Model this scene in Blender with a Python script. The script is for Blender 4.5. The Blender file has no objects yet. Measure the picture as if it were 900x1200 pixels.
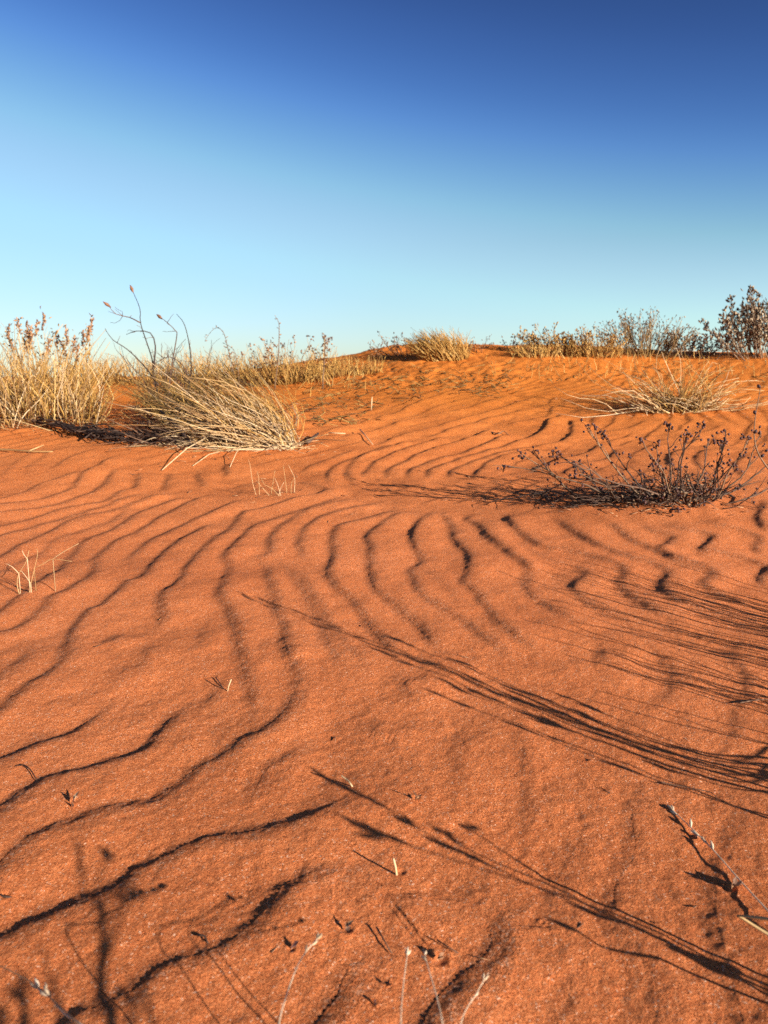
import bpy, math, random
import numpy as np
from mathutils import Vector

random.seed(7)
rng = np.random.default_rng(7)
sc = bpy.context.scene
C = sc.collection
R = math.radians

# ------------------------------------------------------------------ camera, sky, sun, exposure
EYE = 0.60                      # eye height above the sand, metres
PITCH = R(10.0)
FPX = 873.0                     # focal length in pixels of a 900 x 1200 frame
cam_d = bpy.data.cameras.new('camera')
cam_d.sensor_fit = 'VERTICAL'; cam_d.sensor_height = 36.0; cam_d.lens = FPX / 1200 * 36
cam_d.clip_start = 0.02; cam_d.clip_end = 9000
cam_d.dof.use_dof = True; cam_d.dof.focus_distance = 1.7; cam_d.dof.aperture_fstop = 7.5
cam = bpy.data.objects.new('camera', cam_d); C.objects.link(cam)
cam.location = (0, 0, EYE); cam.rotation_euler = (R(90) - PITCH, 0, 0)
sc.camera = cam

SUN_EL, SUN_AZ = R(15.5), R(130)          # azimuth clockwise from the view direction (+Y)
SUN = np.array([math.sin(SUN_AZ) * math.cos(SUN_EL), math.cos(SUN_AZ) * math.cos(SUN_EL), math.sin(SUN_EL)])
w = bpy.data.worlds.new('World'); sc.world = w; w.use_nodes = True
nt = w.node_tree; N = nt.nodes; N.clear()
out = N.new('ShaderNodeOutputWorld'); bg = N.new('ShaderNodeBackground')
sky = N.new('ShaderNodeTexSky'); sky.sky_type = 'NISHITA'; sky.sun_disc = False
sky.sun_elevation = SUN_EL; sky.sun_rotation = SUN_AZ; sky.air_density = 1.0; sky.dust_density = 0.3; sky.ozone_density = 2.0
bg.inputs['Strength'].default_value = 0.0635
# the photograph's polarised sky: deep blue high up and away from the low western glow, pale cyan low down
geo = N.new('ShaderNodeNewGeometry')
nrm = N.new('ShaderNodeVectorMath'); nrm.operation = 'DOT_PRODUCT'
tc = N.new('ShaderNodeTexCoord')
nt.links.new(tc.outputs['Generated'], nrm.inputs[0])
nrm.inputs[1].default_value = (0.15, 0.0, 1.0)
ramp = N.new('ShaderNodeValToRGB'); ramp.color_ramp.interpolation = 'B_SPLINE'
SKYRAMP = [(0, (.68, .75, .90)), (.10, (.84, .94, 1.11)), (.16, (.94, 1.06, 1.25)), (.205, (.92, 1.07, 1.22)), (.25, (.72, .93, 1.14)), (.30, (.47, .70, 1.03)),
           (.345, (.32, .51, .88)), (.40, (.235, .365, .69)), (.44, (.195, .30, .58)), (.55, (.175, .265, .51)), (1.0, (.175, .265, .51))]
els = ramp.color_ramp.elements
els[0].position = SKYRAMP[0][0]; els[0].color = (*SKYRAMP[0][1], 1)
els[1].position = SKYRAMP[-1][0]; els[1].color = (*SKYRAMP[-1][1], 1)
for p, c in SKYRAMP[1:-1]:
    e = els.new(p); e.color = (*c, 1)
nt.links.new(nrm.outputs['Value'], ramp.inputs['Fac'])
mul = N.new('ShaderNodeMix'); mul.data_type = 'RGBA'; mul.blend_type = 'MULTIPLY'; mul.inputs['Factor'].default_value = 1
nt.links.new(sky.outputs[0], mul.inputs['A']); nt.links.new(ramp.outputs[0], mul.inputs['B'])
sp = N.new('ShaderNodeSeparateXYZ'); nt.links.new(tc.outputs['Generated'], sp.inputs[0])
def mth(op, a, b):
    m = N.new('ShaderNodeMath'); m.operation = op
    for i_, v_ in enumerate((a, b)):
        if isinstance(v_, (int, float)): m.inputs[i_].default_value = v_
        else: nt.links.new(v_, m.inputs[i_])
    return m.outputs[0]
gx = mth('MINIMUM', mth('MAXIMUM', sp.outputs[0], 0.0), 0.45); gl = mth('MAXIMUM', mth('SUBTRACT', 0.17, mth('MAXIMUM', sp.outputs[2], 0.0)), 0.0)
gain = mth('MULTIPLY', mth('MULTIPLY', gx, gl), 5.0)
tint = N.new('ShaderNodeMix'); tint.data_type = 'RGBA'; tint.blend_type = 'MIX'; nt.links.new(gain, tint.inputs['Factor'])
tint.inputs['A'].default_value = (1, 1, 1, 1); tint.inputs['B'].default_value = (1.5, 1.75, 2.3, 1)
mul2 = N.new('ShaderNodeMix'); mul2.data_type = 'RGBA'; mul2.blend_type = 'MULTIPLY'; mul2.inputs['Factor'].default_value = 1
nt.links.new(mul.outputs['Result'], mul2.inputs['A']); nt.links.new(tint.outputs['Result'], mul2.inputs['B'])
nt.links.new(mul2.outputs['Result'], bg.inputs['Color']); nt.links.new(bg.outputs[0], out.inputs[0])

sun_d = bpy.data.lights.new('sun', 'SUN'); sun_d.energy = 4.6; sun_d.angle = R(0.5); sun_d.color = (1.0, 0.955, 0.88)
sun = bpy.data.objects.new('sun', sun_d); C.objects.link(sun)
sun.rotation_euler = Vector(SUN).to_track_quat('Z', 'Y').to_euler()
vs = sc.view_settings
vs.view_transform = 'Standard'; vs.look = 'None'; vs.gamma = 1; vs.use_curve_mapping = False; vs.exposure = 1.38
sc.cycles.use_denoising = False

# ------------------------------------------------------------------ noise and terrain
_tab = rng.random((256, 256))
def vnoise(x, y):
    xi = np.floor(x).astype(int); yi = np.floor(y).astype(int)
    fx = x - xi; fy = y - yi
    fx = fx * fx * fx * (fx * (fx * 6 - 15) + 10); fy = fy * fy * fy * (fy * (fy * 6 - 15) + 10)
    a = _tab[xi & 255, yi & 255]; b = _tab[(xi + 1) & 255, yi & 255]
    c = _tab[xi & 255, (yi + 1) & 255]; d = _tab[(xi + 1) & 255, (yi + 1) & 255]
    return (a * (1 - fx) + b * fx) * (1 - fy) + (c * (1 - fx) + d * fx) * fy * 1.0 - 0.5
def fbm(x, y, o=3):
    s = 0; a = 1
    for k in range(o):
        s = s + a * vnoise(x * 2 ** k + 17 * k, y * 2 ** k + 31 * k); a *= 0.5
    return s
def sstep(a, b, x):
    t = np.clip((x - a) / (b - a), 0, 1); return t * t * (3 - 2 * t)

PROF = np.array([(-60, -0.6), (-10, -.12), (-3, -0.03), (0, 0), (1, 0.0), (2, .05), (2.6, .09), (3.4, .155), (4.5, .235), (5.5, .335), (7, .53), (8.5, .80),
                 (9.5, .97), (10.3, 1.03), (11.3, .97), (13, .72), (17, .2), (25, -.4), (60, -1.0), (400, -2.0), (4000, -2.0)], float)
def hermite(t):
    X, Y = PROF[:, 0], PROF[:, 1]
    s = np.diff(Y) / np.diff(X); m = np.concatenate([[s[0]], (s[1:] + s[:-1]) / 2, [s[-1]]])
    for k in range(len(s)):
        lim = 3 * abs(s[k]); m[k] = np.clip(m[k], -lim, lim); m[k + 1] = np.clip(m[k + 1], -lim, lim)
    t = np.clip(t, X[0], X[-1]); i = np.clip(np.searchsorted(X, t) - 1, 0, len(X) - 2)
    h = X[i + 1] - X[i]; u = (t - X[i]) / h
    return ((2 * u ** 3 - 3 * u ** 2 + 1) * Y[i] + (u ** 3 - 2 * u ** 2 + u) * h * m[i] + (-2 * u ** 3 + 3 * u ** 2) * Y[i + 1] + (u ** 3 - u ** 2) * h * m[i + 1])
def macro(x, y):
    x = np.asarray(x, float); y = np.asarray(y, float)
    z = hermite(y)
    side = x / np.maximum(np.abs(y), 3.0)
    left = sstep(0.10, -0.30, side)
    right = sstep(0.12, 0.5, side)
    far = sstep(5.0, 10.3, y) * sstep(40, 14, y)
    z = z - far * (0.38 * left + 0.07 * right)
    # low mounds that the plants hold together
    for mx, my, mr, mh in ((-2.1, 5.2, 1.1, .06), (-1.0, 4.9, .8, .05), (1.25, 2.85, .55, .05), (2.5, 6.3, .9, .06), (0.4, 10.0, .9, .05), (2.2, 10.0, 1.2, .05)):
        z = z + mh * np.exp(-((x - mx) ** 2 + (y - my) ** 2) / mr ** 2)
    r = np.hypot(x, y)
    z = z + 0.03 * fbm(x * 0.55 + 3.1, y * 0.55 + 9.2) * sstep(0.3, 2, r)
    z = z + (.007 * fbm(x * 7, y * 7, 2) + .016 * fbm(x * 2.1 + 8, y * 2.1, 2)) * sstep(14, 5, r)
    rough = sstep(6.3, 8.0, y) * sstep(30, 14, y)
    rough = rough * (.35 + .65 * np.exp(-((x / np.maximum(y, 1) - .04) / .14) ** 2))
    z = z + rough * (0.03 * fbm(x * 2.3, y * 1.6, 2) + 0.035 * np.abs(fbm(x * 6.0, y * 4.0, 3)))
    z = z + 1.2 * fbm(x * 0.02 + 5, y * 0.02 + 5) * sstep(25, 120, r)
    return z

# the same height field, tabulated for quick single look-ups
GX0, GY0, GS = -7.0, -1.0, 0.025
_gx = GX0 + GS * np.arange(561); _gy = GY0 + GS * np.arange(561)
_tabz = macro(*np.meshgrid(_gx, _gy)).tolist()
def hz(x, y):
    u = (x - GX0) / GS; v = (y - GY0) / GS
    if not (0 <= u < 559 and 0 <= v < 559): return float(macro(x, y))
    i = int(u); j = int(v); u -= i; v -= j; a = _tabz[j]; b = _tabz[j + 1]
    return (a[i] * (1 - u) + a[i + 1] * u) * (1 - v) + (b[i] * (1 - u) + b[i + 1] * u) * v
Fw = np.array([0, math.cos(PITCH), -math.sin(PITCH)]); Up = np.array([0, math.sin(PITCH), math.cos(PITCH)]); Rt = np.array([1., 0, 0])
EYEP = np.array([0, 0, EYE])
def ray(px, py):
    return Fw + Rt * (px - 450) / FPX + Up * (600 - py) / FPX
def G(px, py):
    """ground point seen at (px, py) of the photograph"""
    dx, dy, dz = map(float, ray(px, py)); t = 0.2
    while t < 16:
        st = max(.02, .01 * t)
        if EYE + dz * t < hz(dx * t, dy * t):
            lo, h_ = t - st, t
            for _ in range(18):
                m = (lo + h_) / 2
                if EYE + dz * m < hz(dx * m, dy * m): h_ = m
                else: lo = m
            return np.array([dx * h_, dy * h_, EYE + dz * h_])
        t += st
    return EYEP + np.array([dx, dy, dz]) * 11.0
def at(px, py, y):
    """point seen at (px, py) standing y metres away"""
    d = ray(px, py); return EYEP + d * (y / d[1])

# ripple brinks read off the photograph, each from its lower / left end to its upper / right end (windward side on the right hand)
RIP = [
 (.5, [(0,562),(13,550),(25,538),(50,528)]), (.6, [(33,560),(37,547),(60,530),(90,522)]),
 (.9, [(-40,590),(0,585),(30,577),(50,567),(77,558),(95,550)]), (.7, [(60,553),(80,538),(117,525)]),
 (1, [(-40,598),(0,592),(50,585),(83,572),(97,555),(115,545),(135,533)]),
 (1, [(-40,608),(0,602),(50,595),(93,583),(117,572),(130,557),(143,548)]),
 (1, [(-40,626),(0,618),(50,605),(83,595),(123,587),(137,578),(157,572),(160,557),(167,552)]),
 (1, [(-40,640),(0,630),(43,617),(80,607),(110,597),(150,583),(170,577)]), (.9, [(193,578),(194,566),(200,553)]),
 (1, [(228,552),(230,562),(240,575)][::-1]), (1, [(258,563),(266,556),(262,548),(280,541)]),
 (1, [(-40,670),(0,653),(33,635),(60,623),(93,608),(133,598),(160,588),(187,580),(210,577)]),
 (.8, [(-30,692),(10,667),(50,648),(67,633),(100,623),(133,610),(150,597),(165,590)]),
 (1, [(-40,740),(0,717),(17,702),(37,687),(67,670),(85,650),(100,633),(133,620),(167,600),(200,588),(217,580)]),
 (1, [(-40,752),(0,743),(27,733),(50,713),(62,700),(83,690),(107,673),(110,657),(133,637),(167,620),(200,600),(227,587),(253,578)]),
 (1, [(133,663),(160,647),(190,627),(217,615),(260,595),(283,583)]),
 (.8, [(-30,815),(0,795),(27,773),(40,758),(63,745)]),
 (1, [(-40,855),(0,830),(33,803),(63,783),(77,760),(83,740),(100,717),(117,710),(137,695),(147,683),(167,675),(190,650),(213,633),(240,618),(263,610)]),
 (1, [(180,745),(188,730),(185,712),(190,697),(207,683),(220,665),(240,640),(267,620),(283,603),(300,598),(333,588),(367,580),(378,575),(360,569),(345,565)]),
 (1, [(303,850),(294,822),(288,800),(284,780),(277,753),(267,723),(257,700),(258,687),(265,667),(263,653),(273,640),(290,623),(305,613),(330,605),(357,597),(385,588),(403,580)]),
 (.8, [(110,760),(133,750),(150,743)]), (.7, [(117,800),(143,788),(167,777),(173,763),(172,752)]),
 (1, [(-40,902),(0,890),(40,875),(77,862),(113,840),(133,820),(145,810)]),
 (1, [(-40,975),(0,947),(30,925),(60,912),(100,903),(133,892),(160,885),(180,872),(200,843),(213,827),(230,813)]),
 (1.05, [(-40,1050),(0,1013),(20,993),(53,972),(93,957),(133,945),(180,937),(207,920),(233,902),(267,882),(283,868),(317,850),(337,830),(347,807),(357,790)]),
 (1.05, [(-50,1115),(0,1100),(40,1082),(100,1057),(133,1043),(160,1020),(200,1002),(233,985),(270,979),(295,977),(320,970),(350,962),(383,945),(413,932),(430,920)]),
 (.8, [(293,960),(295,937),(303,920),(317,900),(350,880),(365,868),(385,862)]),
 (.9, [(40,1240),(80,1200),(130,1175),(160,1160),(187,1137),(217,1125),(250,1115),(280,1097),(317,1063),(333,1040),(360,1027),(393,1020),(408,1022),(430,1013),(450,997),(467,983)]),
 (1.25, [(355,1240),(373,1198),(393,1173),(403,1147),(417,1117),(427,1097)]), (.6, [(460,1072),(477,1063),(483,1043)]),
 (1.35, [(480,1240),(497,1198),(513,1170),(540,1143),(567,1123),(577,1103),(572,1083),(580,1050),(583,1037)]),
 (.7, [(488,833),(480,813),(470,793)]), (.65, [(430,867),(450,843)]), (.7, [(340,777),(333,760)]),
 (.85, [(440,800),(398,745),(366,700),(354,668)]),
 (1, [(352,662),(350,643),(352,630),(362,615),(383,603),(433,592),(455,586)]),
 (1, [(290,662),(300,655),(315,645),(317,630),(330,615),(353,602),(383,593),(423,583)]),
 (1, [(352,822),(345,795),(333,752),(319,702),(313,677),(308,655)]), (.85, [(405,790),(375,735),(343,677),(317,653)]),
 (.6, [(392,615),(400,608),(440,593)]),
 (1, [(470,782),(440,745),(423,723),(407,703),(390,687),(382,672),(388,653),(388,630),(397,617),(427,608),(457,600),(473,595)]),
 (.95, [(522,775),(500,747),(470,717),(450,702),(437,687),(433,667),(433,643),(428,630),(437,620),(457,607),(483,598)]),
 (.95, [(612,782),(580,760),(547,733),(517,715),(493,697),(482,680),(480,670),(491,660),(485,643),(483,627),(492,610),(513,598)]),
 (.65, [(553,715),(533,700),(517,683),(497,665)]),
 (.95, [(640,778),(603,747),(573,720),(553,693),(540,683),(547,663),(547,650),(533,635),(527,617),(518,605),(527,598)]),
 (.8, [(640,680),(600,652),(577,635),(557,615),(547,610),(557,600)]),
 (0.9, [(700, 738), (660, 723), (633, 708), (622, 700), (615, 683), (617, 667), (607, 658), (597, 652), (573, 630), (553, 618)]),
 (0.8, [(773, 740), (733, 727), (693, 710), (677, 697), (672, 685), (687, 673), (677, 666), (647, 658), (613, 643)]),
 (1, [(813, 735), (780, 723), (747, 707), (732, 697), (723, 683), (728, 670), (710, 658), (667, 648), (643, 645), (620, 635), (600, 617), (590, 600)]),
 (1, [(900, 737), (860, 727), (807, 710), (782, 698), (773, 687), (782, 672), (767, 663), (733, 654), (707, 643), (667, 623), (650, 608)]),
 (1, [(910, 720), (860, 707), (833, 695), (823, 683), (833, 672), (813, 663), (787, 655), (757, 643), (733, 632), (710, 607)]),
 (0.9, [(853, 687), (840, 675), (800, 663), (780, 652), (773, 643), (787, 630), (763, 623), (743, 610)]),
 (1, [(920, 697), (897, 688), (887, 680), (897, 668), (887, 662), (853, 652), (822, 645), (833, 630), (800, 623), (767, 613)]),
 (0.9, [(920, 660), (893, 652), (883, 643), (890, 633), (867, 623), (833, 615), (807, 608)]),
 (1, [(920, 633), (893, 620), (888, 603), (897, 583)]),
 (.35, [(600,712),(650,730),(710,738)][::-1]), (.3, [(560,770),(620,790),(690,800)][::-1]),
 
 
 (.65, [(300,795),(312,765),(320,742)]), 
 
 (.6, [(220,770),(240,745),(245,718)]), (.6, [(230,835),(255,810),(262,790)]), (.55, [(395,880),(420,850),(432,825)]), 
 (.55, [(300,1075),(318,1060),(322,1035)][::1]), (.5, [(0,775),(25,757),(45,745)]), (.55, [(30,850),(55,835),(75,815)]),
 (.6, [(640,1240),(655,1200),(668,1150),(645,1090),(655,1030),(690,965),(700,905)]), (.6, [(765,1240),(768,1150),(728,1090),(722,1040),(745,1000),(742,950),(765,890)]),
 (.5, [(880,1230),(850,1120),(838,1050),(862,990),(885,930)]), (.55, [(590,1010),(600,985),(625,940),(615,885),(600,835)]), (.5, [(505,985),(535,935),(545,875),(535,820)]),
 # the far slope
 (.8, [(350,557),(367,545),(403,533),(420,526)]), (1, [(382,567),(385,553),(403,542),(433,530),(460,520)]),
 (1, [(423,570),(407,560),(408,548),(423,537),(450,527),(480,516)]), (1, [(425,562),(430,550),(447,538),(487,523),(520,512)]),
 (1.1, [(452,562),(453,552),(473,542),(507,527),(540,517),(580,503)]), (1.1, [(477,562),(480,552),(500,543),(540,532),(570,520),(600,508)]),
 (1.1, [(502,563),(503,552),(527,543),(577,527),(600,520),(635,505),(643,492),(660,485)]),
 (1, [(527,563),(530,552),(553,542),(600,528),(650,520),(668,508),(668,492)]), (1, [(557,563),(558,553),(577,540),(600,533),(625,526)]),
 (.8, [(372,510),(417,498),(467,483),(487,473),(533,457)]), (.8, [(395,514),(433,507),(467,495),(507,487),(553,477),(600,463)]),
 (.8, [(440,523),(473,510),(513,500),(553,488),(600,474),(640,462)]), (.8, [(500,514),(533,502),(567,492),(600,484),(640,476)]),
 (.8, [(590,500),(640,488),(650,478),(690,470)]), (.5, [(470,470),(520,455),(560,448)]),
 (.8, [(620,555),(640,545),(690,530),(700,520)]), (.8, [(660,560),(668,550),(712,538),(722,526)]), (.8, [(787,550),(785,535),(800,525)]),
 (.8, [(825,552),(815,540),(822,530),(850,525)]), (.8, [(872,560),(862,545),(875,533)]), (.6, [(740,545),(745,532),(770,520)]),
 (.6, [(700,508),(735,503),(760,492)]), (.6, [(790,512),(830,505),(850,497)]),
]
def smooth_line(p, step=.006):
    p = np.array(p); q = [p[0]]
    pp = np.vstack([2 * p[0] - p[1], p, 2 * p[-1] - p[-2]])
    for i in range(1, len(pp) - 2):
        a, b, c, d = pp[i - 1], pp[i], pp[i + 1], pp[i + 2]
        n = max(2, int(np.linalg.norm(c - b) / step))
        for k in range(1, n + 1):
            t = k / n
            q.append(.5 * ((2 * b) + (c - a) * t + (2 * a - 5 * b + 4 * c - d) * t * t + (3 * b - a - 3 * c + d) * t ** 3))
    return np.array(q)

# polar sheet of sand round the viewer, finest where it is near
th_in = np.linspace(R(-33), R(33), 640)
th_r = R(33) + (R(180) - R(33)) * np.linspace(0, 1, 56)[1:] ** 1.4
th = np.concatenate([-th_r[::-1][1:], th_in, th_r])            # -180 (exclusive) .. 180
r_ = np.concatenate([np.linspace(.04, .5, 40)[:-1], np.exp(np.linspace(math.log(.5), math.log(1.7), 480))[:-1], np.exp(np.linspace(math.log(1.7), math.log(14), 560)), np.exp(np.linspace(math.log(14), math.log(3500), 50))[1:]])
TH, RR = np.meshgrid(th, r_)
X = (np.sin(TH) * RR).ravel(); Y = (np.cos(TH) * RR).ravel()
Z = macro(X, Y)
H = np.zeros_like(Z); CO = np.zeros_like(Z); DMIN = np.full_like(Z, 9.0)
wob = fbm(X * 9, Y * 9, 2)
LINES = []
for amp, pl in RIP:
    if pl[0][0] <= -30 or pl[0][1] >= 1230:      # carry it on beyond the frame
        (ax, ay), (bx, by) = pl[0], pl[1]; k_ = 170 / math.hypot(ax - bx, ay - by); pl = [(ax + (ax - bx) * k_, ay + (ay - by) * k_)] + pl
    q = smooth_line(np.array([G(*p) for p in pl])[:, :2])
    T = np.gradient(q, axis=0); T /= np.linalg.norm(T, axis=1)[:, None] + 1e-9
    LINES.append((amp, q, T))
ALLQ = np.vstack([q[::3] for _, q, _ in LINES]); ALLI = np.concatenate([np.full(len(q[::3]), k) for k, (_, q, _) in enumerate(LINES)])
for li, (amp, q, T) in enumerate(LINES):
    L = np.concatenate([[0], np.cumsum(np.linalg.norm(np.diff(q, axis=0), axis=1))])
    nrm_ = np.stack([T[:, 1], -T[:, 0]], 1)                        # windward side
    oth = ALLQ[ALLI != li]; v = oth[None] - q[:, None]; dd_ = np.linalg.norm(v, axis=2)
    ok = (v * nrm_[:, None]).sum(2) > .45 * dd_
    lam = np.where(ok, dd_, .15).min(1).clip(.055, .15)           # way to the next ripple upwind
    kk = np.ones(25) / 25; lam = np.convolve(np.pad(lam, 12, mode='edge'), kk, 'valid')
    tl = min(.14, .36 * L[-1]); tap = sstep(0, tl, L) * sstep(0, tl, L[-1] - L)
    tap = tap / max(tap.max(), .5)
    sel = np.where((X > q[:, 0].min() - .2) & (X < q[:, 0].max() + .2) & (Y > q[:, 1].min() - .2) & (Y < q[:, 1].max() + .2))[0]
    for k in range(0, len(sel), 20000):
        s = sel[k:k + 20000]
        d2 = (X[s, None] - q[None, :, 0]) ** 2 + (Y[s, None] - q[None, :, 1]) ** 2
        j = d2.argmin(1); d = np.sqrt(d2[np.arange(len(s)), j])
        DMIN[s] = np.minimum(DMIN[s], d)
        cr = T[j, 0] * (Y[s] - q[j, 1]) - T[j, 1] * (X[s] - q[j, 0])     # >0: left hand
        sd = -np.sign(cr) * d + .010 * wob[s]
        far_ = np.clip((np.hypot(X[s], Y[s]) - .8) / 2.4, 0, 1)
        a = amp * tap[j] * (.0052 + .0034 * far_) * (1 + .30 * wob[s]) * np.clip(lam[j] / .10, .75, 1.15) * (1 + .35 * sstep(3.2, 4.5, Y[s]))
        wd = .036 + .008 * far_
        sd = sd - .5 * wd * min(1.0, amp)
        # lee side short and rounded, windward side long and rounded
        H[s] += a * .5 * (1 + np.cos(np.pi * np.where(sd > 0, np.clip(sd / lam[j], 0, 1), np.clip(sd / wd, -1, 0))))
        CO[s] = np.maximum(CO[s], max(0, 2 * amp - 1) * tap[j] * np.where(sd > 0, np.exp(-np.maximum(sd, 0) / .006), np.exp(-((np.minimum(sd, 0) + .012) / .016) ** 2)))
# quieter ripples everywhere else
side = X / np.maximum(Y, .3)
infr = sstep(.62, .5, np.abs(side)) * (Y > 0)
ph = (X * .80 - Y * .5) / .115 + 2.2 * fbm(X * .8, Y * .8, 2) + .45 * fbm(X * 3.1 + 5, Y * 3.1, 2)
u = ph - np.floor(ph)
saw = np.where(u < .26, u / .26, (1 - u) / .74); saw = saw * saw * (3 - 2 * saw)
calm = np.clip(1.2 * fbm(X * 1.7 + 40, Y * 1.7, 2) + .8, 0.45, 1)
H += (.0085 * (saw - .5) * calm * (1 - .25 * sstep(4, 7, Y))) * sstep(.06, .17, DMIN) * (1 - .42 * infr * sstep(6.5, 2, Y)) * sstep(9.8, 8, np.abs(Y)) * sstep(9, 6, np.abs(X))
# slight unevenness of wind-blown sand
H += (.0011 * fbm(X * 85, Y * 85, 2) * sstep(3, .8, np.hypot(X, Y)) + .0016 * fbm(X * 28, Y * 28, 3)) * sstep(14, 5, np.hypot(X, Y))
# small scrapes, pits and animal marks
PITS = [(405,1088,.012,.006),(395,1083,.006,.004),(515,1125,.012,.006),(505,1120,.006,.004),(341,1115,.007,.004),(237,1100,.006,.003),(455,1160,.006,.003),(437,1180,.006,.003),
        (6,1053,.009,.005),(88,940,.010,.004),(470,1022,.009,.004),(850,1043,.012,.005),(488,935,.008,.004),(415,990,.005,.003),(139,900,.004,.002),(635,1083,.005,.003)]
for px, py, rr, dd in PITS:
    rr *= .52; dd *= .32; g = G(px, py); q = ((X - g[0]) ** 2 + (Y - g[1]) ** 2) / rr ** 2
    H += np.where(q < 12, -dd * np.exp(-q) + .45 * dd * np.exp(-(np.sqrt(q) - 1.7) ** 2 * 3), 0)
Z = Z + H
nr, ncol = RR.shape
idx = np.arange(nr * ncol).reshape(nr, ncol); nxt = np.roll(idx, -1, axis=1)
faces = np.stack([idx[:-1], nxt[:-1], nxt[1:], idx[1:]], -1).reshape(-1, 4)
vco = np.stack([X, Y, Z], -1)
ci = len(vco); vco = np.vstack([vco, [0, 0, float(Z[:ncol].mean())]])
tri = np.stack([nxt[0], idx[0], np.full(ncol, ci)], -1)
def fast_mesh(name, co, faces_list):
    me = bpy.data.meshes.new(name)
    me.vertices.add(len(co)); me.vertices.foreach_set('co', np.asarray(co, np.float32).ravel())
    loops = np.concatenate([f.ravel() for f in faces_list]); sizes = np.concatenate([np.full(len(f), f.shape[1]) for f in faces_list])
    me.loops.add(len(loops)); me.loops.foreach_set('vertex_index', loops.astype(np.int32))
    me.polygons.add(len(sizes)); st = np.concatenate([[0], np.cumsum(sizes)[:-1]])
    me.polygons.foreach_set('loop_start', st.astype(np.int32)); me.polygons.foreach_set('loop_total', sizes.astype(np.int32))
    me.update(calc_edges=True); me.validate()
    return me

# ------------------------------------------------------------------ materials
def new_mat(name):
    m = bpy.data.materials.new(name); m.use_nodes = True
    n = m.node_tree.nodes; return m, n, m.node_tree.links, n['Principled BSDF']
def ramp_node(n, stops, interp='LINEAR'):
    r = n.new('ShaderNodeValToRGB'); r.color_ramp.interpolation = interp
    e = r.color_ramp.elements
    e[0].position = stops[0][0]; e[0].color = (*stops[0][1], 1); e[1].position = stops[-1][0]; e[1].color = (*stops[-1][1], 1)
    for p, c in stops[1:-1]:
        k = e.new(p); k.color = (*c, 1)
    return r
def mixn(n, l, typ, fac, a, b):
    m = n.new('ShaderNodeMix'); m.data_type = 'RGBA'; m.blend_type = typ
    for nm, v in (('Factor', fac), ('A', a), ('B', b)):
        if isinstance(v, (int, float)): m.inputs[nm].default_value = v
        elif isinstance(v, tuple): m.inputs[nm].default_value = (*v, 1)
        else: l.new(v, m.inputs[nm])
    return m.outputs['Result']
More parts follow.
